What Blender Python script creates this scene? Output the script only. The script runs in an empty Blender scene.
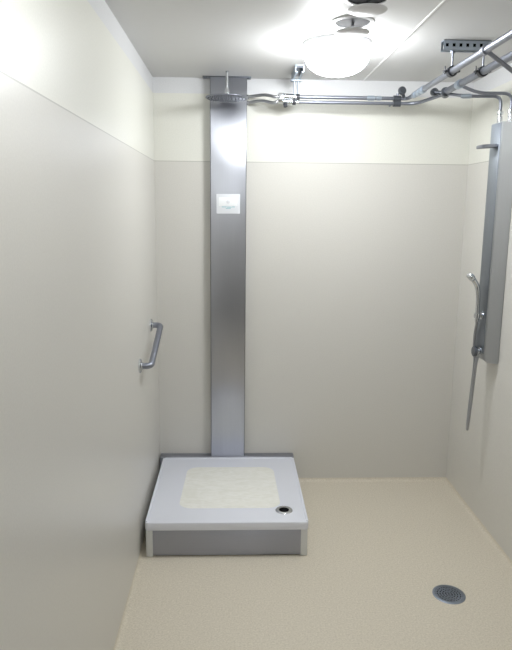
import bpy, bmesh, math, random
from mathutils import Vector, Matrix, Quaternion
random.seed(4)
PI = math.pi
sc = bpy.context.scene
COL = sc.collection

# ------------------------------------------------------------------ room figures (metres)
W, H, YR = 1.8097, 2.4053, -4.95        # width, height, rear wall
ZP, ZC = 1.954, 2.321                   # top of lower wall covering, bottom of white band

# ------------------------------------------------------------------ materials
def newmat(name):
    m = bpy.data.materials.new(name); m.use_nodes = True
    nt = m.node_tree
    return m, nt, nt.nodes['Principled BSDF']

def plain(name, col, rough=0.5, metal=0.0, spec=0.5, emit=None, strength=0.0, noise=0.0, nscale=60):
    m, nt, b = newmat(name)
    b.inputs['Base Color'].default_value = (*col, 1)
    b.inputs['Roughness'].default_value = rough
    b.inputs['Metallic'].default_value = metal
    b.inputs['Specular IOR Level'].default_value = spec
    if emit:
        b.inputs['Emission Color'].default_value = (*emit, 1)
        b.inputs['Emission Strength'].default_value = strength
    if noise:
        tc = nt.nodes.new('ShaderNodeTexCoord'); n = nt.nodes.new('ShaderNodeTexNoise')
        n.inputs['Scale'].default_value = nscale; n.inputs['Detail'].default_value = 3
        nt.links.new(tc.outputs['Object'], n.inputs['Vector'])
        mr = nt.nodes.new('ShaderNodeMapRange')
        mr.inputs['To Min'].default_value = max(0.02, rough - noise); mr.inputs['To Max'].default_value = rough + noise
        nt.links.new(n.outputs['Fac'], mr.inputs['Value']); nt.links.new(mr.outputs['Result'], b.inputs['Roughness'])
    return m

def brushed(name, col, rough, scale=(400, 400, 3), aniso=0.85, rotn=0.0):
    m, nt, b = newmat(name)
    b.inputs['Metallic'].default_value = 1.0
    b.inputs['Roughness'].default_value = rough
    tc = nt.nodes.new('ShaderNodeTexCoord'); mp = nt.nodes.new('ShaderNodeMapping')
    mp.inputs['Scale'].default_value = scale
    n = nt.nodes.new('ShaderNodeTexNoise'); n.inputs['Scale'].default_value = 1.0; n.inputs['Detail'].default_value = 3
    nt.links.new(tc.outputs['Object'], mp.inputs['Vector']); nt.links.new(mp.outputs['Vector'], n.inputs['Vector'])
    mix = nt.nodes.new('ShaderNodeMix'); mix.data_type = 'RGBA'
    mix.inputs[6].default_value = (*[c * 0.93 for c in col], 1); mix.inputs[7].default_value = (*[min(1, c * 1.05) for c in col], 1)
    nt.links.new(n.outputs['Fac'], mix.inputs[0]); nt.links.new(mix.outputs[2], b.inputs['Base Color'])
    b.inputs['Anisotropic'].default_value = aniso
    b.inputs['Anisotropic Rotation'].default_value = rotn
    tg = nt.nodes.new('ShaderNodeTangent'); tg.direction_type = 'RADIAL'; tg.axis = 'Z'
    nt.links.new(tg.outputs[0], b.inputs['Tangent'])
    return m

C_LOW = (0.595, 0.578, 0.535)
C_UP = (0.715, 0.71, 0.645)
C_WHITE = (0.66, 0.665, 0.68)

def wall_mat(name):
    """wet-room vinyl: grey-beige sheet below, cream sheet above, painted white band on top"""
    m, nt, b = newmat(name)
    L = nt.links
    tc = nt.nodes.new('ShaderNodeTexCoord'); sep = nt.nodes.new('ShaderNodeSeparateXYZ')
    L.new(tc.outputs['Object'], sep.inputs[0])
    def gt(v):
        n = nt.nodes.new('ShaderNodeMath'); n.operation = 'GREATER_THAN'; n.inputs[1].default_value = v
        L.new(sep.outputs['Z'], n.inputs[0]); return n.outputs[0]
    def mixc(f, a, c):
        n = nt.nodes.new('ShaderNodeMix'); n.data_type = 'RGBA'
        if hasattr(f, 'node'): L.new(f, n.inputs[0])
        else: n.inputs[0].default_value = f
        for i, v in ((6, a), (7, c)):
            if hasattr(v, 'node'): L.new(v, n.inputs[i])
            else: n.inputs[i].default_value = (*v, 1)
        return n.outputs[2]
    c = mixc(gt(ZP - 0.004), C_LOW, (0.40, 0.39, 0.35))
    c = mixc(gt(ZP), c, C_UP)
    c = mixc(gt(ZC), c, C_WHITE)
    # faint woven fleck
    n = nt.nodes.new('ShaderNodeTexNoise'); n.inputs['Scale'].default_value = 160; n.inputs['Detail'].default_value = 4
    L.new(tc.outputs['Object'], n.inputs['Vector'])
    r = nt.nodes.new('ShaderNodeMapRange'); r.inputs['From Min'].default_value = 0.3; r.inputs['From Max'].default_value = 0.7
    r.inputs['To Min'].default_value = 0.96; r.inputs['To Max'].default_value = 1.03
    L.new(n.outputs['Fac'], r.inputs['Value'])
    mul = nt.nodes.new('ShaderNodeVectorMath'); mul.operation = 'SCALE'
    L.new(c, mul.inputs[0]); L.new(r.outputs['Result'], mul.inputs['Scale'])
    L.new(mul.outputs[0], b.inputs['Base Color'])
    b.inputs['Roughness'].default_value = 0.33
    b.inputs['Specular IOR Level'].default_value = 0.5
    n2 = nt.nodes.new('ShaderNodeTexNoise'); n2.inputs['Scale'].default_value = 9; n2.inputs['Detail'].default_value = 2
    L.new(tc.outputs['Object'], n2.inputs['Vector'])
    bp = nt.nodes.new('ShaderNodeBump'); bp.inputs['Strength'].default_value = 0.05; bp.inputs['Distance'].default_value = 0.01
    L.new(n2.outputs['Fac'], bp.inputs['Height']); L.new(bp.outputs['Normal'], b.inputs['Normal'])
    return m

def floor_mat(name):
    m, nt, b = newmat(name); L = nt.links
    tc = nt.nodes.new('ShaderNodeTexCoord')
    n = nt.nodes.new('ShaderNodeTexNoise'); n.inputs['Scale'].default_value = 130; n.inputs['Detail'].default_value = 4; n.inputs['Roughness'].default_value = 0.7
    L.new(tc.outputs['Object'], n.inputs['Vector'])
    cr = nt.nodes.new('ShaderNodeValToRGB')
    cr.color_ramp.elements[0].position = 0.30; cr.color_ramp.elements[0].color = (0.50, 0.445, 0.345, 1)
    cr.color_ramp.elements[1].position = 0.68; cr.color_ramp.elements[1].color = (0.71, 0.645, 0.525, 1)
    L.new(n.outputs['Fac'], cr.inputs[0])
    v = nt.nodes.new('ShaderNodeTexVoronoi'); v.inputs['Scale'].default_value = 70
    L.new(tc.outputs['Object'], v.inputs['Vector'])
    lt = nt.nodes.new('ShaderNodeMath'); lt.operation = 'LESS_THAN'; lt.inputs[1].default_value = 0.13
    L.new(v.outputs['Distance'], lt.inputs[0])
    sm = nt.nodes.new('ShaderNodeMath'); sm.operation = 'MULTIPLY'; sm.inputs[1].default_value = 0.45
    L.new(lt.outputs[0], sm.inputs[0])
    mx = nt.nodes.new('ShaderNodeMix'); mx.data_type = 'RGBA'; mx.inputs[7].default_value = (0.38, 0.30, 0.20, 1)
    L.new(sm.outputs[0], mx.inputs[0]); L.new(cr.outputs[0], mx.inputs[6])
    L.new(mx.outputs[2], b.inputs['Base Color'])
    b.inputs['Roughness'].default_value = 0.5
    bp = nt.nodes.new('ShaderNodeBump'); bp.inputs['Strength'].default_value = 0.12; bp.inputs['Distance'].default_value = 0.002
    L.new(n.outputs['Fac'], bp.inputs['Height']); L.new(bp.outputs['Normal'], b.inputs['Normal'])
    return m

def crinkle_mat(name):
    m, nt, b = newmat(name); L = nt.links
    tc = nt.nodes.new('ShaderNodeTexCoord')
    mp = nt.nodes.new('ShaderNodeMapping'); mp.inputs['Scale'].default_value = (1, 2.2, 1)
    L.new(tc.outputs['Object'], mp.inputs['Vector'])
    n = nt.nodes.new('ShaderNodeTexNoise'); n.inputs['Scale'].default_value = 16; n.inputs['Detail'].default_value = 5; n.inputs['Distortion'].default_value = 1.2
    L.new(mp.outputs[0], n.inputs['Vector'])
    cr = nt.nodes.new('ShaderNodeValToRGB')
    cr.color_ramp.elements[0].position = 0.3; cr.color_ramp.elements[0].color = (0.80, 0.795, 0.725, 1)
    cr.color_ramp.elements[1].position = 0.7; cr.color_ramp.elements[1].color = (0.90, 0.895, 0.85, 1)
    L.new(n.outputs['Fac'], cr.inputs[0]); L.new(cr.outputs[0], b.inputs['Base Color'])
    b.inputs['Roughness'].default_value = 0.55
    bp = nt.nodes.new('ShaderNodeBump'); bp.inputs['Strength'].default_value = 0.35; bp.inputs['Distance'].default_value = 0.006
    L.new(n.outputs['Fac'], bp.inputs['Height']); L.new(bp.outputs['Normal'], b.inputs['Normal'])
    return m

M = {}
M['wall'] = wall_mat('wall_vinyl')
M['floor'] = floor_mat('floor_vinyl')
M['ceiling'] = plain('ceiling_paint', (0.60, 0.60, 0.60), 0.55, noise=0.05, nscale=20)
M['seam'] = plain('ceiling_seam', (0.85, 0.85, 0.85), 0.5, noise=0.05)
M['steel'] = brushed('brushed_steel', (0.47, 0.485, 0.54), 0.38, (500, 500, 4), aniso=0.90)
M['steel_h'] = brushed('brushed_steel_horizontal', (0.36, 0.375, 0.44), 0.36, (4, 500, 500), rotn=0.25)
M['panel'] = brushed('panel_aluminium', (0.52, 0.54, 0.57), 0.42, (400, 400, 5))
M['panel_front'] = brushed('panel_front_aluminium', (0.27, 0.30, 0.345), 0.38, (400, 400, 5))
M['chrome'] = plain('chrome', (0.62, 0.64, 0.67), 0.12, 1.0, noise=0.03)
M['pipe'] = plain('plated_pipe', (0.25, 0.265, 0.315), 0.40, 1.0, noise=0.06)
M['pipe_dull'] = plain('dull_pipe', (0.22, 0.235, 0.28), 0.45, 1.0, noise=0.06)
M['galv'] = plain('galvanised_steel', (0.40, 0.46, 0.54), 0.40, 0.9, noise=0.1)
M['rubber'] = plain('black_rubber', (0.02, 0.022, 0.03), 0.5, noise=0.1)
M['dark'] = plain('dark_void', (0.003, 0.003, 0.004), 0.8, spec=0.05, noise=0.1)
M['darkmetal'] = plain('dark_metal', (0.10, 0.11, 0.13), 0.35, 0.8, noise=0.1)
M['tray'] = plain('white_acrylic', (0.74, 0.76, 0.84), 0.30, noise=0.04)
M['post'] = plain('grey_white_plastic', (0.62, 0.63, 0.62), 0.4, noise=0.05)
M['mat'] = crinkle_mat('crinkled_cream')
M['plastic'] = plain('white_plastic', (0.72, 0.74, 0.78), 0.35, noise=0.05)
M['plastic2'] = plain('bright_white_plastic', (0.88, 0.90, 0.92), 0.3, noise=0.05)
M['teal'] = plain('teal_print', (0.25, 0.50, 0.55), 0.5, noise=0.05)
M['vent'] = plain('vent_white', (0.62, 0.62, 0.64), 0.45, noise=0.05)
M['opal'] = plain('opal_glass', (0.9, 0.9, 0.9), 0.3, emit=(0.955, 0.985, 1.0), strength=72, noise=0.02)
M['opal_dim'] = plain('opal_glass_dimmer', (0.9, 0.9, 0.9), 0.3, emit=(0.955, 0.985, 1.0), strength=25, noise=0.02)
M['grate'] = plain('drain_steel', (0.26, 0.30, 0.37), 0.35, 0.9, noise=0.1)
M['hose'] = plain('metal_hose', (0.34, 0.35, 0.37), 0.35, 0.9, noise=0.08, nscale=300)
M['reflection_dark'] = plain('added_reflection_dark', (0.05, 0.05, 0.06), 0.5, noise=0.05)  # dark tone of the added rear pieces mirrored in the steel column

# ------------------------------------------------------------------ mesh helpers
def box(bm, x0, x1, y0, y1, z0, z1, bev=0.0, seg=2):
    t = bmesh.new()
    bmesh.ops.create_cube(t, size=1)
    bmesh.ops.scale(t, vec=(x1 - x0, y1 - y0, z1 - z0), verts=t.verts)
    bmesh.ops.translate(t, vec=((x0 + x1) / 2, (y0 + y1) / 2, (z0 + z1) / 2), verts=t.verts)
    if bev: bmesh.ops.bevel(t, geom=t.edges[:], offset=bev, segments=seg, affect='EDGES', profile=0.5)
    merge(bm, t)

def merge(bm, t):
    me = bpy.data.meshes.new('tmp'); t.to_mesh(me); t.free(); bm.from_mesh(me); bpy.data.meshes.remove(me)

def fillet(pts, r, n=6):
    """round the corners of a polyline"""
    pts = [Vector(p) for p in pts]
    out = [pts[0]]
    for i in range(1, len(pts) - 1):
        a, b, c = pts[i - 1], pts[i], pts[i + 1]
        d1, d2 = (a - b), (c - b)
        rr = min(r, d1.length * 0.49, d2.length * 0.49)
        p, q = b + d1.normalized() * rr, b + d2.normalized() * rr
        for k in range(n + 1):
            t = k / n
            out.append(p * (1 - t) ** 2 + b * 2 * t * (1 - t) + q * t * t)
    out.append(pts[-1])
    return out

def smooth_path(pts, n=8):
    P = [Vector(p) for p in pts]; P = [2 * P[0] - P[1]] + P + [2 * P[-1] - P[-2]]
    out = []
    for i in range(1, len(P) - 2):
        a, b, c, d = P[i - 1:i + 3]
        for k in range(n):
            t = k / n
            out.append(0.5 * ((2 * b) + (c - a) * t + (2 * a - 5 * b + 4 * c - d) * t * t + (-a + 3 * b - 3 * c + d) * t ** 3))
    out.append(P[-2]); return out

def tube(bm, pts, r, n=14, cap=True):
    """sweep; r is a number or a list of radii"""
    pts = [Vector(p) for p in pts]
    rs = r if isinstance(r, (list, tuple)) else [r] * len(pts)
    rings = []; prev = None; nrm = None
    for i, p in enumerate(pts):
        if i == 0: t = (pts[1] - p)
        elif i == len(pts) - 1: t = p - pts[i - 1]
        else: t = (pts[i + 1] - p).normalized() + (p - pts[i - 1]).normalized()
        t.normalize()
        if nrm is None:
            nrm = t.orthogonal().normalized()
        else:
            nrm = (nrm - t * nrm.dot(t)).normalized()
        bn = t.cross(nrm)
        rings.append([bm.verts.new(p + (nrm * math.cos(2 * PI * k / n) + bn * math.sin(2 * PI * k / n)) * rs[i]) for k in range(n)])
    for a, b in zip(rings, rings[1:]):
        for k in range(n):
            bm.faces.new((a[k], a[(k + 1) % n], b[(k + 1) % n], b[k]))
    if cap:
        bm.faces.new(rings[0][::-1]); bm.faces.new(rings[-1])

def lathe(bm, prof, origin, axis=(0, 0, 1), n=40):
    """prof: (radius, height) pairs from bottom to top along the axis"""
    t = bmesh.new()
    rings = []
    for r, h in prof:
        if r < 1e-6: rings.append([t.verts.new((0, 0, h))])
        else: rings.append([t.verts.new((r * math.cos(2 * PI * k / n), r * math.sin(2 * PI * k / n), h)) for k in range(n)])
    for a, b in zip(rings, rings[1:]):
        for k in range(n):
            k2 = (k + 1) % n
            if len(a) == 1 and len(b) == 1: continue
            if len(a) == 1: t.faces.new((a[0], b[k2], b[k]))
            elif len(b) == 1: t.faces.new((a[k], a[k2], b[0]))
            else: t.faces.new((a[k], a[k2], b[k2], b[k]))
    q = Vector((0, 0, 1)).rotation_difference(Vector(axis).normalized())
    bmesh.ops.transform(t, matrix=Matrix.Translation(Vector(origin)) @ q.to_matrix().to_4x4(), verts=t.verts)
    bmesh.ops.recalc_face_normals(t, faces=t.faces)
    merge(bm, t)

def rod(bm, a, b, r, n=14):
    tube(bm, [a, b], r, n)

def prism(bm, outline, z0, z1, bev=0.0):
    t = bmesh.new()
    f = t.faces.new([t.verts.new((x, y, z0)) for x, y in outline])
    ex = bmesh.ops.extrude_face_region(t, geom=[f])
    vs = [v for v in ex['geom'] if isinstance(v, bmesh.types.BMVert)]
    bmesh.ops.translate(t, vec=(0, 0, z1 - z0), verts=vs)
    bmesh.ops.recalc_face_normals(t, faces=t.faces)
    if bev:
        es = [e for e in t.edges if abs(e.verts[0].co.z - e.verts[1].co.z) < 1e-6]
        bmesh.ops.bevel(t, geom=es, offset=bev, segments=2, affect='EDGES', profile=0.5)
    merge(bm, t)

def rrect(x0, x1, y0, y1, r, n=6):
    out = []
    for cx, cy, a in ((x1 - r, y1 - r, 0), (x0 + r, y1 - r, 90), (x0 + r, y0 + r, 180), (x1 - r, y0 + r, 270)):
        for k in range(n + 1):
            t = math.radians(a + 90 * k / n); out.append((cx + r * math.cos(t), cy + r * math.sin(t)))
    return out

def obj(name, bm, mat, parent=None, angle=40):
    """bm holds WORLD coordinates; the object's origin goes to its parent's origin"""
    me = bpy.data.meshes.new(name)
    bmesh.ops.remove_doubles(bm, verts=bm.verts, dist=1e-6)
    bmesh.ops.recalc_face_normals(bm, faces=bm.faces)
    if parent is not None:
        o_ = origin_of(parent)
        bmesh.ops.translate(bm, vec=-o_, verts=bm.verts)
    bm.to_mesh(me); bm.free()
    me.materials.append(M[mat])
    for p in me.polygons: p.use_smooth = True
    me.set_sharp_from_angle(angle=math.radians(angle))
    o = bpy.data.objects.new(name, me); COL.objects.link(o)
    if parent is not None: o.parent = parent
    return o

def origin_of(o):
    v = Vector(o.location); p = o.parent
    while p is not None: v += Vector(p.location); p = p.parent
    return v

def tag(o, label=None, cat=None, group=None, kind=None):
    if label: o['label'] = label
    if cat: o['category'] = cat
    if group: o['group'] = group
    if kind: o['kind'] = kind
    return o

def thing(name, label, cat, loc, group=None):
    o = bpy.data.objects.new(name, None); COL.objects.link(o); o.location = loc
    o.empty_display_size = 0.05
    return tag(o, label, cat, group)

def struct(name, bm, mat):
    return tag(obj(name, bm, mat), kind='structure')

def B(): return bmesh.new()

# ------------------------------------------------------------------ the room
T = 0.08
b = B(); box(b, -T, W + T, YR - T, T, -T, 0); struct('floor', b, 'floor')
b = B(); box(b, -T, W + T, YR - T, T, H, H + T); struct('ceiling', b, 'ceiling')
b = B(); box(b, -T, 0, YR, 0, 0, H); struct('wall_left', b, 'wall')
b = B(); box(b, -T, W + T, 0, T, 0, H); struct('wall_back', b, 'wall')
b = B(); box(b, W, W + T, YR, 0, 0, H); struct('wall_right', b, 'wall')
b = B(); box(b, -T, W + T, YR - T, YR, 0, H); struct('wall_rear', b, 'wall')
b = B(); box(b, 0.001, W - 0.001, YR, YR + 0.03, 0.03, 0.95, 0.003); struct('reflection_dark_band', b, 'reflection_dark')  # unseen dark band added so the lower steel column reflects something dark
b = B(); box(b, 0.023, W - 0.023, YR + 0.03, -3.2, -0.001, 0.004, 0.001); struct('reflection_dark_sheet', b, 'reflection_dark')  # unseen dark floor sheet, added to darken the reflection in the steel column
b = B(); box(b, 1.176, 1.183, YR, 0, H - 0.0025, H + 0.001); struct('trim_1', b, 'seam')

def cove(name, path_fn, length):
    pass
def floor_fillet(name, a, c, inward):
    """quarter-round upturn of the floor sheet along one wall"""
    a, c, n = Vector(a), Vector(c), Vector(inward)
    bm = B(); r = 0.022; rows = []
    for p in (a, c):
        row = [bm.verts.new(p + Vector((0, 0, -0.002)) - n * 0.002)]
        for k in range(7):
            t = k / 6 * PI / 2
            row.append(bm.verts.new(p + n * (r - r * math.sin(t)) + Vector((0, 0, r - r * math.cos(t)))))
        rows.append(row)
    m = len(rows[0])
    for k in range(m): bm.faces.new((rows[0][k], rows[0][(k + 1) % m], rows[1][(k + 1) % m], rows[1][k]))
    bm.faces.new(rows[0]); bm.faces.new(rows[1][::-1])
    return struct(name, bm, 'floor')
floor_fillet('baseboard_left', (0, YR, 0), (0, 0, 0), (1, 0, 0))
floor_fillet('baseboard_back', (0, 0, 0), (W, 0, 0), (0, -1, 0))
floor_fillet('baseboard_right', (W, YR, 0), (W, 0, 0), (-1, 0, 0))

# ------------------------------------------------------------------ shower tray
TX0, TX1, TY0, TY1, TZ = 0.0275, 0.8285, -0.8660, -0.062, 0.182
tray = thing('shower_tray', 'square white raised shower tray with steel apron and cream crinkled centre in the left corner', 'shower tray', ((TX0 + TX1) / 2, (TY0 + TY1) / 2, 0))
b = B()
prism(b, rrect(TX0, TX1, TY0, TY1, 0.018), TZ - 0.042, TZ, 0.005)
bs = obj('basin', b, 'tray', tray)
b = B()   # slightly raised rim on the left, back and right edges
for x0, x1, y0, y1 in ((TX0 + .001, TX0 + .013, TY0 + .01, TY1 - .01), (TX1 - .013, TX1 - .001, TY0 + .01, TY1 - .01), (TX0 + .012, TX1 - .012, TY1 - .013, TY1 - .001)):
    box(b, x0, x1, y0, y1, TZ - 0.01, TZ + 0.006, 0.003)
obj('rim', b, 'tray', bs)
b = B(); prism(b, [(x + 0.006 * (x - 0.44) / 0.26 * (-0.45 - y) / 0.26, y) for x, y in rrect(0.183, 0.697, -0.716, -0.203, 0.065)], TZ - 0.003, TZ + 0.0015, 0.0008)
tag(obj('anti_slip_surface', b, 'mat', tray), 'cream crinkled rounded square in the middle of the tray')
b = B(); lathe(b, [(0.0, 0.0008), (0.026, 0.0008), (0.026, 0.003), (0.041, 0.003), (0.044, 0.0005), (0.044, -0.004), (0, -0.004)], (0.716, -0.742, TZ))
dr = obj('drain_ring', b, 'chrome', tray)
b = B(); lathe(b, [(0, 0.0005), (0.0255, 0.0005), (0.0255, 0.0018), (0, 0.0018)], (0.716, -0.742, TZ)); obj('drain_hole', b, 'dark', dr)
b = B(); box(b, TX0 + .036, TX1 - .036, TY0 + .006, TY0 + .02, 0.006, TZ - .0425, 0.001); tag(obj('apron', b, 'steel_h', tray), 'brushed steel front apron')
for x in (TX0 + .004, TX1 - .036):
    b = B(); box(b, x, x + .032, TY0 + .004, TY0 + .036, 0, TZ - .0425, 0.002); obj('corner_post', b, 'post', tray)
b = B(); box(b, TX1 - .022, TX1 - .006, TY0 + .036, TY1 + .005, 0.002, TZ - .0425, 0.001); obj('side_panel', b, 'post', tray)
b = B(); box(b, TX0 + .006, TX0 + .022, TY0 + .036, TY1 + .005, 0.002, TZ - .0425, 0.001); obj('side_panel', b, 'post', tray)
b = B(); box(b, TX0 - .02, TX1, TY1 + .0005, -0.001, 0.002, 0.190, 0.002); tag(obj('back_ledge', b, 'steel_h', tray), 'narrow steel ledge along the back of the tray')

# ------------------------------------------------------------------ steel service column
colm = thing('steel_column', 'tall brushed steel service column on the back wall rising from the tray to the ceiling', 'column', (0.422, -0.03, 0.19))
b = B(); box(b, 0.322, 0.522, -0.057, -0.0005, 0.1905, H - 0.006, 0.003); obj('cover', b, 'steel', colm)
b = B(); box(b, 0.279, 0.547, -0.06, -0.0005, H - 0.0055, H - 0.0005, 0.001)
for x in (0.292, 0.534): rod(b, (x, -0.04, H - 0.011), (x, -0.04, H - 0.004), 0.008)
obj('ceiling_flange', b, 'darkmetal', colm)
b = B()
for x in (0.3195, 0.5225): box(b, x, x + 0.002, -0.056, -0.0005, 0.1905, H - 0.007)  # dark strips stand in for the shadowed gap beside the cover
obj('edge_gap_shadow', b, 'darkmetal', colm)

pl = thing('control_plate', 'small white square control plate with a round button on the steel column', 'control plate', (0.4215, -0.057, 1.715))
b = B(); box(b, 0.354, 0.489, -0.064, -0.0572, 1.660, 1.770, 0.003); obj('frame', b, 'plastic', pl)
b = B(); box(b, 0.368, 0.474, -0.0665, -0.063, 1.703, 1.752, 0.002); fp = obj('face', b, 'plastic2', pl)
b = B(); lathe(b, [(0, 0), (0.010, 0), (0.010, 0.003), (0.008, 0.004), (0, 0.004)], (0.4215, -0.0662, 1.727), (0, -1, 0), 24); obj('button', b, 'plastic', fp)
b = B()
for x0, x1, z in ((0.385, 0.412, 1.698), (0.415, 0.441, 1.697), (0.444, 0.459, 1.6985), (0.408, 0.436, 1.690)):
    box(b, x0, x1, -0.0647, -0.0638, z - 0.0022, z + 0.0022)
obj('print', b, 'teal', pl)

# overhead rain shower
RX, RY = 0.4155, -0.186
hs = thing('rain_shower', 'flat round rain shower head on a chrome drop pipe before the steel column', 'shower head', (RX, RY, H))
b = B(); lathe(b, [(0, 0), (0.0075, 0), (0.0075, 0.096), (0.010, 0.098), (0.010, 0.1005), (0, 0.1005)], (RX, RY, H - 0.1005), n=24)
obj('drop_pipe', b, 'chrome', hs)
b = B(); lathe(b, [(0, 0), (0.012, 0), (0.0145, 0.006), (0.0145, 0.03), (0.011, 0.036), (0.011, 0.044), (0.009, 0.046), (0, 0.046)], (RX, RY, 2.276), n=24)
obj('swivel', b, 'chrome', hs)
b = B(); lathe(b, [(0, 0), (0.110, 0), (0.1145, 0.002), (0.115, 0.0045), (0.112, 0.0075), (0.03, 0.011), (0, 0.011)], (RX, RY, 2.2665), n=56)
hd = obj('head', b, 'pipe', hs)
b = B()
for ring, cnt in ((0.102, 34), (0.084, 28), (0.066, 22), (0.048, 16), (0.03, 10), (0.012, 4)):
    for k in range(cnt):
        a = 2 * PI * k / cnt; lathe(b, [(0, -0.004), (0.0022, -0.004), (0.0035, 0.0005)], (RX + ring * math.cos(a), RY + ring * math.sin(a), 2.2665), n=6)
tag(obj('nozzles', b, 'darkmetal', hd), kind='stuff')

# ------------------------------------------------------------------ grab bar on the left wall
A_, B_ = Vector((0, -0.306, 1.057)), Vector((0, -0.728, 0.934))
gb = thing('grab_bar', 'short steel grab bar mounted slantwise on the left wall', 'grab bar', (A_ + B_) / 2)
ex = Vector((0.056, 0, 0)); dv = (B_ - A_)
b = B(); tube(b, fillet([A_ + Vector((.004, 0, 0)), A_ + ex, B_ + ex, B_ + Vector((.004, 0, 0))], 0.048, 8), 0.0155, 18); obj('bar', b, 'pipe', gb)
for p in (A_, B_):
    b = B(); lathe(b, [(0, 0), (0.036, 0), (0.036, 0.006), (0.030, 0.010), (0.019, 0.012), (0.019, 0.016), (0, 0.016)], p, (1, 0, 0), 32)
    fl = obj('flange', b, 'chrome', gb)

# ------------------------------------------------------------------ ceiling lamp and vents
LR = 0.146
def ceiling_lamp(LX, LY, label, m='opal'):
    lamp = thing('ceiling_lamp', label, 'lamp', (LX, LY, H), 'round opal ceiling lamps')
    b = B(); lathe(b, [(0, -0.022), (LR - .004, -0.022), (LR, -0.018), (LR, -0.0005), (0, -0.0005)], (LX, LY, H), n=56); obj('base', b, 'plastic2', lamp)
    b = B()
    prof = [(0, -0.135)] + [((LR - .004) * math.sin(t) ** 0.8, -0.050 - 0.085 * math.cos(t)) for t in [PI / 2 * k / 12 for k in range(1, 13)]] + [(LR - .004, -0.0225), (0, -0.0225)]
    lathe(b, prof, (LX, LY, H), n=56); obj('diffuser', b, m, lamp)
ceiling_lamp(0.904, -0.80, 'bright round opal ceiling lamp, switched on, in front of the back wall')
ceiling_lamp(0.52, -2.50, 'second round opal ceiling lamp above the front of the room near the left wall', 'opal_dim')
ceiling_lamp(1.0, -4.15, 'unseen third round opal ceiling lamp, added as fill light at the entrance end', 'opal_dim')  # lamp added behind the camera to fill light on back wall and apron

def vent(x, y, label):
    v = thing('air_vent', label, 'vent', (x, y, H), 'round disc vents in the ceiling')
    b = B(); lathe(b, [(0.066, -0.002), (0.070, -0.006), (0.083, -0.004), (0.085, -0.0005), (0.066, -0.0005), (0.066, -0.002)], (x, y, H), n=44); obj('collar', b, 'vent', v)
    b = B(); lathe(b, [(0, -0.003), (0.067, -0.003), (0.067, -0.0005), (0, -0.0005)], (x, y, H), n=44); obj('throat', b, 'dark', v)
    b = B(); lathe(b, [(0, -0.050), (0.045, -0.049), (0.066, -0.042), (0.068, -0.039), (0.066, -0.037), (0.03, -0.033), (0, -0.033)], (x, y, H), n=44); obj('disc', b, 'vent', v)
    b = B(); rod(b, (x, y, H - 0.034), (x, y, H - 0.003), 0.006)
    obj('spindle', b, 'chrome', v)
vent(0.912, -1.118, 'white round ceiling vent with dark gap beside the lit lamp')
vent(0.912, -1.400, 'white round ceiling vent at the top edge, farther from the lamp')

# ------------------------------------------------------------------ floor drain
fd = thing('floor_drain', 'round dark steel floor drain with slotted grate on the beige floor', 'drain', (1.4254, -1.191, 0))
fx, fy = 1.4254, -1.191
b = B(); lathe(b, [(0.061, 0.0005), (0.061, 0.004), (0.068, 0.004), (0.072, 0.002), (0.072, 0.0003), (0.061, 0.0003)], (fx, fy, 0), n=48); obj('rim', b, 'grate', fd)
b = B(); lathe(b, [(0, 0.0004), (0.062, 0.0004), (0.062, 0.001), (0, 0.001)], (fx, fy, 0), n=48); obj('sump', b, 'dark', fd)
b = B()
for r in (0.008, 0.020, 0.032, 0.044, 0.056):
    lathe(b, [(r - 0.0025, 0.001), (r + 0.0025, 0.001), (r + 0.0025, 0.0035), (r - 0.0025, 0.0035), (r - 0.0025, 0.001)], (fx, fy, 0), n=44)
for ring, cnt in ((0.014, 6), (0.026, 12), (0.038, 18), (0.050, 24), (0.0595, 30)):
    for k in range(cnt):
        a = 2 * PI * k / cnt; u = Vector((math.cos(a), math.sin(a), 0)); c = Vector((fx, fy, 0.0022))
        rod(b, c + u * (ring - .005), c + u * (ring + .005), 0.0015, 6)
obj('grate', b, 'grate', fd)

# ------------------------------------------------------------------ shower panel on the right wall
PX, PY0, PY1, PZ0, PZ1 = 1.730, -0.632, -0.508, 0.922, 2.112
sp = thing('shower_tower', 'tall narrow aluminium shower panel on the right wall', 'shower panel', (W, (PY0 + PY1) / 2, PZ0))
b = B()
t = bmesh.new()   # side outline with a rounded lower front corner, extruded along y
out = [(W - .0005, PZ1), (PX, PZ1), (PX, PZ0 + .05)] + [(PX + .03 - .03 * math.cos(a), PZ0 + .05 - .045 * math.sin(a)) for a in [PI / 2 * k / 6 for k in range(1, 7)]] + [(W - .0005, PZ0 - .002)]
f = t.faces.new([t.verts.new((x, PY0, z)) for x, z in out])
e = bmesh.ops.extrude_face_region(t, geom=[f]); bmesh.ops.translate(t, vec=(0, PY1 - PY0, 0), verts=[v for v in e['geom'] if isinstance(v, bmesh.types.BMVert)])
bmesh.ops.recalc_face_normals(t, faces=t.faces)
bmesh.ops.bevel(t, geom=[e2 for e2 in t.edges if abs(e2.verts[0].co.y - e2.verts[1].co.y) < 1e-6], offset=0.004, segments=2, affect='EDGES')
merge(b, t)
obj('body', b, 'panel', sp)
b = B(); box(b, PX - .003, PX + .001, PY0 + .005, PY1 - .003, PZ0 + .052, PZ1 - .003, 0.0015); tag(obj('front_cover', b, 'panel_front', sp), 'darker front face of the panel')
IN = [(1.752, -0.545), (1.779, -0.604)]
for x, y in IN:
    b = B(); lathe(b, [(0, 0), (0.013, 0), (0.013, 0.034), (0.009, 0.036), (0.009, 0.041), (0.0145, 0.043), (0.0145, 0.058), (0.009, 0.062), (0, 0.062)], (x, y, PZ1 - 0.001), n=18); obj('inlet', b, 'chrome', sp)
b = B()   # paddle shaped side shower
yc = -0.585
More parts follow.
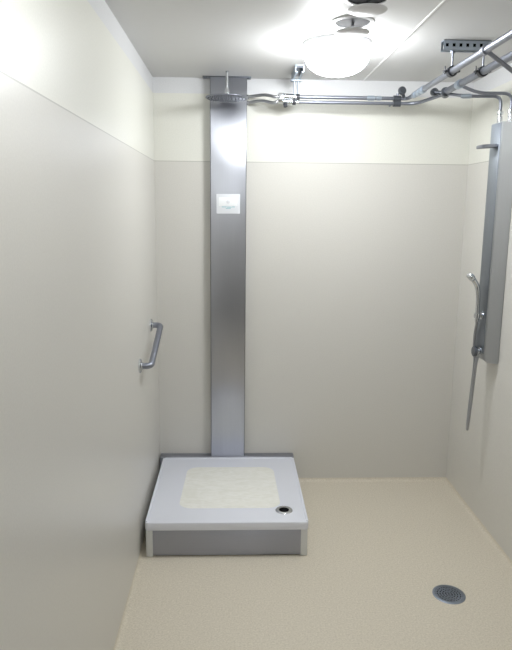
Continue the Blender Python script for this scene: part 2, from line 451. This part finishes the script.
prism_o = [(1.736, yc - .022), (1.736, yc + .022), (1.715, yc + .034), (1.67, yc + .042), (1.645, yc + .038), (1.640, yc), (1.645, yc - .038), (1.67, yc - .042), (1.715, yc - .034)]
prism(b, prism_o, -0.008, 0.008, 0.004)
bmesh.ops.rotate(b, cent=(1.736, yc, 0), matrix=Matrix.Rotation(math.radians(-4), 3, 'Y'), verts=b.verts)
bmesh.ops.translate(b, vec=(0, 0, 2.003), verts=b.verts)
obj('shower_head', b, 'pipe', sp)
b = B(); lathe(b, [(0, 0), (0.017, 0), (0.017, 0.012), (0, 0.012)], (PX, -0.583, 1.165), (-1, 0, 0), 20); lathe(b, [(0.0105, -.011), (0.0165, -.011), (0.0165, .011), (0.0105, .011), (0.0105, -.011)], (1.699, -.583, 1.165), n=24); box(b, 1.713, PX - .008, -0.590, -0.576, 1.158, 1.172, 0.003)
obj('handset_holder', b, 'chrome', sp)
KZ = 0.978
b = B(); lathe(b, [(0, 0), (0.021, 0), (0.021, 0.006), (0.012, 0.008), (0.012, 0.02), (0, 0.02)], (PX, -0.583, KZ), (-1, 0, 0), 24); kn = obj('valve_stem', b, 'chrome', sp)
b = B(); lathe(b, [(0, 0), (0.020, 0), (0.026, 0.003), (0.027, 0.016), (0.024, 0.019), (0, 0.019)], (PX - .02, -0.583, KZ), (-1, 0, 0), 28); obj('knob', b, 'darkmetal', sp)

hsw = thing('hand_shower', 'chrome hand shower with hanging metal hose, held on the aluminium panel', 'hand shower', (1.70, -0.583, 1.16))
b = B()
path = smooth_path([(1.699, -.583, 1.135), (1.699, -.583, 1.20), (1.696, -.583, 1.27), (1.688, -.583, 1.315), (1.668, -.583, 1.347), (1.655, -.583, 1.362)], 5)
n = len(path)
tube(b, path, [0.0098 + 0.004 * (i / n) for i in range(n)], 16); obj('handle', b, 'chrome', hsw)
b = B(); lathe(b, [(0, -0.012), (0.020, -0.012), (0.024, -0.007), (0.024, 0.004), (0.015, 0.014), (0, 0.016)], (1.653, -.583, 1.362), (0.75, 0.05, 0.65), 24); obj('head', b, 'chrome', hsw)
b = B()
hp = smooth_path([(1.699, -.583, 1.14), (1.706, -.560, 1.10), (1.713, -.535, 1.05), (1.716, -.533, 0.98), (1.720, -.542, 0.92), (1.7155, -.545, 0.80), (1.708, -.548, 0.66), (1.704, -.552, 0.575),
                  (1.700, -.564, 0.548), (1.697, -.578, 0.575), (1.699, -.585, 0.66), (1.7045, -.588, 0.80), (1.709, -.588, 0.90), (1.717, -.585, 0.950)], 8)
tube(b, hp, 0.0072, 10); obj('hose', b, 'hose', hsw)

# ------------------------------------------------------------------ pipework under the ceiling
P1 = (1.392, 2.281); P2 = (1.527, 2.283)
YB = -0.165; ZA, ZB = 2.284, 2.258
def coupler(bm, a, c, r):
    a, c = Vector(a), Vector(c); d = (c - a)
    tube(bm, [a, a + d * .15, a + d * .151, a + d * .85, a + d * .851, c], [r, r, r * 1.18, r * 1.18, r, r], 16)

w1 = thing('water_pipe', '', 'pipe', (P1[0], -0.6, P1[1]), 'water pipes under the ceiling')
w1['label'] = 'left thick ceiling pipe with its thin end on top along the back wall'
b = B(); rod(b, (P1[0], YR + .002, P1[1]), (P1[0], -0.47, P1[1]), 0.0135, 18); obj('main_pipe', b, 'pipe', w1)
b = B(); coupler(b, (P1[0], -0.475, P1[1]), (P1[0], -0.43, P1[1]), 0.0155); coupler(b, (P1[0], -0.42, P1[1]), (P1[0], -0.36, P1[1]), 0.0145); coupler(b, (P1[0], -0.34, P1[1]), (P1[0], -0.28, P1[1]), 0.013); obj('coupling', b, 'galv', w1)
b = B(); tube(b, fillet([(P1[0], -0.47, P1[1]), (P1[0], YB, ZA), (1.30, YB, ZA), (0.80, YB, ZA)], 0.03), 0.0098, 14); obj('branch_pipe', b, 'pipe', w1)
b = B(); coupler(b, (1.17, YB, ZA), (1.215, YB, ZA), 0.0115); coupler(b, (1.22, YB, ZA), (1.25, YB, ZA), 0.0108); obj('coupling', b, 'galv', w1)
b = B(); coupler(b, (P1[0], -1.262, P1[1]), (P1[0], -1.225, P1[1]), 0.0155); tube(b, [(P1[0], -1.245, P1[1]), (1.80, -1.20, 2.03)], 0.0085, 14); obj('tee', b, 'pipe', w1)
b = B(); lathe(b, [(0, -.012), (0.018, -.012), (0.022, -.006), (0.022, .006), (0.018, .012), (0, .012)], (1.352, YB - .035, ZA + .035), (0.2, -1, 0.1), 24); rod(b, (1.352, YB - .03, ZA + .035), (1.375, YB, ZA), 0.009); obj('vent_knob', b, 'darkmetal', w1)

w2 = thing('water_pipe', '', 'pipe', (P2[0], -0.6, P2[1]), 'water pipes under the ceiling')
w2['label'] = 'right thick ceiling pipe with its thin end underneath along the back wall'
b = B(); rod(b, (P2[0], YR + .002, P2[1]), (P2[0], -0.40, P2[1]), 0.0160, 18); obj('main_pipe', b, 'pipe_dull', w2)
b = B(); coupler(b, (P2[0], -0.62, P2[1]), (P2[0], -0.56, P2[1]), 0.0178); obj('coupling', b, 'galv', w2)
b = B(); lathe(b, [(0, -.03), (0.018, -.03), (0.018, -.02), (0.0235, -.018), (0.0235, .014), (0.018, .016), (0.018, .024), (0, .024)], (P2[0], -0.385, P2[1] - .004), (0.3, 1, -0.15), 20)
lathe(b, [(0, -.012), (0.018, -.012), (0.020, -.006), (0.020, .006), (0.018, .012), (0, .012)], (P2[0] - .045, -0.345, P2[1] + .006), (0.2, -1, 0.1), 24); rod(b, (P2[0] - .045, -.345, P2[1] + .004), (P2[0], -.385, P2[1] - .006), 0.011); obj('stop_valve', b, 'darkmetal', w2)
b = B(); tube(b, fillet([(P2[0], -0.39, P2[1] - .008), (1.44, YB - .01, ZB), (1.32, YB, ZB), (0.80, YB, ZB)], 0.06), 0.0092, 14); obj('branch_pipe', b, 'pipe_dull', w2)

# two thin feeds down to the aluminium panel
zf = 2.243
q = thing('feed_pipe', 'thin pipe bending down to the farther inlet of the aluminium panel', 'pipe', (IN[0][0], IN[0][1], PZ1 + .057), 'thin feed pipes of the aluminium panel')
b = B(); tube(b, fillet([(IN[0][0], IN[0][1], PZ1 + .05), (IN[0][0], IN[0][1], zf - .004), (1.60, -0.50, zf + .002), (P2[0] + .005, -0.405, zf + .028)], 0.05, 8), 0.0078, 14); obj('tube', b, 'pipe', q)
b = B(); coupler(b, (1.575, -.482, zf + .0045), (1.62, -.506, zf + .0015), 0.0095); obj('coupling', b, 'galv', q)
q = thing('feed_pipe', 'thin pipe bending down to the nearer inlet of the aluminium panel', 'pipe', (IN[1][0], IN[1][1], PZ1 + .057), 'thin feed pipes of the aluminium panel')
b = B(); tube(b, fillet([(IN[1][0], IN[1][1], PZ1 + .05), (IN[1][0], IN[1][1], zf), (1.625, -0.575, zf + .004), (P2[0] + .012, -0.59, P2[1] - .008)], 0.05, 8), 0.0078, 14); obj('tube', b, 'pipe', q)

# ceiling strut with two hangers
st = thing('strut_channel', 'perforated steel channel on the ceiling carrying hangers for both thick pipes', 'pipe hanger', (1.445, -0.872, H), 'perforated ceiling channels')
b = B(); x0, x1, ya, yb, zb = 1.345, 1.550, -0.892, -0.851, H - 0.042
box(b, x0, x1, ya, yb, H - .004, H - .0005)
for y in (ya, yb - .003):
    box(b, x0, x1, y, y + .003, H - .014, H - .001); box(b, x0, x1, y, y + .003, zb, zb + .014)
    nh = 7; pitch = (x1 - x0) / nh
    for k in range(nh + 1):
        xa = max(x0, x0 + k * pitch - .008); xb = min(x1, x0 + k * pitch + .008); box(b, xa, xb, y, y + .003, zb + .012, H - .012)
box(b, x0, x1, ya, ya + .012, zb, zb + .003); box(b, x0, x1, yb - .012, yb, zb, zb + .003)
obj('channel', b, 'galv', st)
b = B(); box(b, x0 + .002, x1 - .002, ya + .006, ya + .010, zb + .003, H - .004); obj('hollow', b, 'dark', st)
for px, pz, yy, m in ((P1[0], P1[1], -0.872, 'galv'), (P2[0], P2[1], -0.872, 'darkmetal')):
    b = B(); rod(b, (px, yy, pz + .020), (px, yy, H - .02), 0.0045, 10); lathe(b, [(0, 0), (.011, 0), (.011, .007), (0, .007)], (px, yy, zb - .008), n=6); rd = obj('hanger_rod', b, 'pipe', st)
    b = B(); lathe(b, [(0.0161, -.013), (0.0225, -.013), (0.0225, .013), (0.0161, .013), (0.0161, -.013)], (px, yy, pz), (0, 1, 0), 28)
    box(b, px - .036, px - .018, yy - .011, yy + .011, pz - .004, pz + .004, .001); box(b, px + .018, px + .034, yy - .011, yy + .011, pz - .004, pz + .004, .001); rod(b, (px - .030, yy, pz - .012), (px - .030, yy, pz + .022), 0.0035, 8)
    obj('clamp', b, 'rubber', st)

# short strut near the steel column
st = thing('strut_channel', 'short steel channel on the ceiling with two rods down to the thin pipes', 'pipe hanger', (0.785, -0.22, H), 'perforated ceiling channels')
b = B(); x0, x1 = 0.762, 0.806
box(b, x0, x1, -0.37, -0.13, H - .004, H - .0005); box(b, x0, x0 + .003, -0.37, -0.13, H - .036, H - .002); box(b, x1 - .003, x1, -0.37, -0.13, H - .036, H - .002)
box(b, x0, x0 + .012, -0.37, -0.13, H - .036, H - .033); box(b, x1 - .012, x1, -0.37, -0.13, H - .036, H - .033)
box(b, x0 - .008, x1 + .008, -0.185, -0.145, H - .042, H - .036, .001)
obj('channel', b, 'galv', st)
b = B(); box(b, x0 + .004, x1 - .004, -0.36, -0.14, H - .012, H - .006); obj('hollow', b, 'darkmetal', st)
for x, zz in ((0.776, ZB), (0.797, ZA)):
    b = B(); rod(b, (x, YB, zz + .008), (x, YB, H - .03), 0.0052, 10); obj('hanger_rod', b, 'galv', st)
b = B()
for x, zz in ((0.776, ZB), (0.797, ZA)): lathe(b, [(0.0098, -.009), (0.016, -.009), (0.016, .009), (0.0098, .009), (0.0098, -.009)], (x, YB, zz), (1, 0, 0), 20)
obj('clamp', b, 'rubber', st)

# clamp bridging both thin pipes near the corner
cl = thing('pipe_clamp', 'dark clamp joining the two thin pipes on the back wall near the right corner', 'pipe clamp', (1.335, YB, ZB), None)
b = B()
for zz in (ZA, ZB): lathe(b, [(0.0099, -.02), (0.0165, -.02), (0.0165, .02), (0.0099, .02), (0.0099, -.02)], (1.335, YB, zz), (1, 0, 0), 24)
box(b, 1.320, 1.350, YB - .006, YB + .006, ZB + .012, ZA - .012, .001); obj('band', b, 'darkmetal', cl)
b = B(); rod(b, (1.338, YB, ZA + .014), (1.338, YB, ZA + .026), 0.008, 12); rod(b, (1.335, YB + .015, (ZA + ZB) / 2), (1.335, 0, (ZA + ZB) / 2), 0.005, 10); obj('bolt', b, 'pipe', cl)

# mixing valve and two flexible hoses
mv = thing('mixing_valve', 'chrome mixing valve with black knob between the hoses and the thin pipes', 'valve', (0.745, YB, ZB))
b = B()
tube(b, [(0.800, YB, ZA), (0.775, YB, ZA), (0.774, YB, ZA), (0.715, YB, ZA + .002), (0.714, YB, ZA + .002), (0.690, YB, ZA)], [.0125, .0125, .0155, .0155, .012, .012], 16)
tube(b, [(0.800, YB, ZB), (0.770, YB, ZB), (0.769, YB, ZB), (0.735, YB, ZB), (0.734, YB, ZB), (0.69, YB, ZB + .006)], [.0115, .0115, .014, .014, .011, .011], 16)
box(b, 0.690, 0.722, YB - .016, YB + .012, ZB + .002, ZA + .018, .004)
obj('body', b, 'chrome', mv)
b = B(); lathe(b, [(0, 0), (.010, 0), (.012, .004), (.011, .02), (0, .022)], (0.728, YB - .004, ZB - .008), (0.15, -0.3, -1), 16); obj('knob', b, 'rubber', mv)
b = B(); rod(b, (0.75, YB + .012, (ZA + ZB) / 2), (0.75, 0, (ZA + ZB) / 2), 0.006, 10); obj('bracket', b, 'galv', mv)
for lab, pts in (('upper grey flexible hose from the steel column to the mixing valve', [(0.523, -0.04, 2.300), (0.56, -0.055, 2.303), (0.61, -.10, 2.302), (0.645, -.145, 2.292), (0.67, YB, 2.283), (0.692, YB, ZA)]),
                 ('lower grey flexible hose from the steel column to the mixing valve', [(0.523, -0.04, 2.268), (0.56, -0.055, 2.273), (0.61, -.10, 2.272), (0.645, -.145, 2.258), (0.67, YB, 2.252), (0.692, YB, ZB + .006)])):
    q = thing('flexible_hose', lab, 'hose', pts[0], 'flexible hoses beside the steel column')
    b = B(); tube(b, smooth_path(pts, 6), 0.0085, 12); obj('tube', b, 'hose', q)
    b = B(); rod(b, (0.522, -0.04, pts[0][2]), (0.534, -0.043, pts[0][2] + .001), 0.012, 14); obj('nut', b, 'chrome', q)

# ------------------------------------------------------------------ light
wd = bpy.data.worlds.new('world'); sc.world = wd; wd.use_nodes = True
wd.node_tree.nodes['Background'].inputs[0].default_value = (0.8, 0.85, 1, 1); wd.node_tree.nodes['Background'].inputs[1].default_value = 0.05
def area(name, loc, rot, size, power, col=(1, 1, 1), shape='DISK'):
    l = bpy.data.lights.new(name, 'AREA'); l.shape = shape; l.size = size; l.energy = power; l.color = col
    o = bpy.data.objects.new(name, l); COL.objects.link(o); o.location = loc; o.rotation_euler = rot; return o
# ------------------------------------------------------------------ camera
cam = bpy.data.cameras.new('camera'); co = bpy.data.objects.new('camera', cam); COL.objects.link(co)
Mx = [[0.9994069824955155, -0.03288128686254942, 0.010222735126726886], [0.034200557089788905, 0.9823778705208788, -0.1837499426002951], [-0.004000654191075651, 0.1839905989042005, 0.98291986157617]]
right, fwd, up = (Vector(r) for r in Mx)
rot = Matrix((right, up, -fwd)).transposed()
co.matrix_world = Matrix.Translation((0.4606, -3.6985, 1.6943)) @ rot.to_4x4()
cam.sensor_fit = 'HORIZONTAL'; cam.sensor_width = 36; cam.lens = 36 * 626.3595 / 512; cam.clip_start = 0.02
sc.camera = co
sc.view_settings.view_transform = 'Standard'
sc.view_settings.look = 'None'
sc.view_settings.exposure = 0.0
sc.view_settings.gamma = 1.15
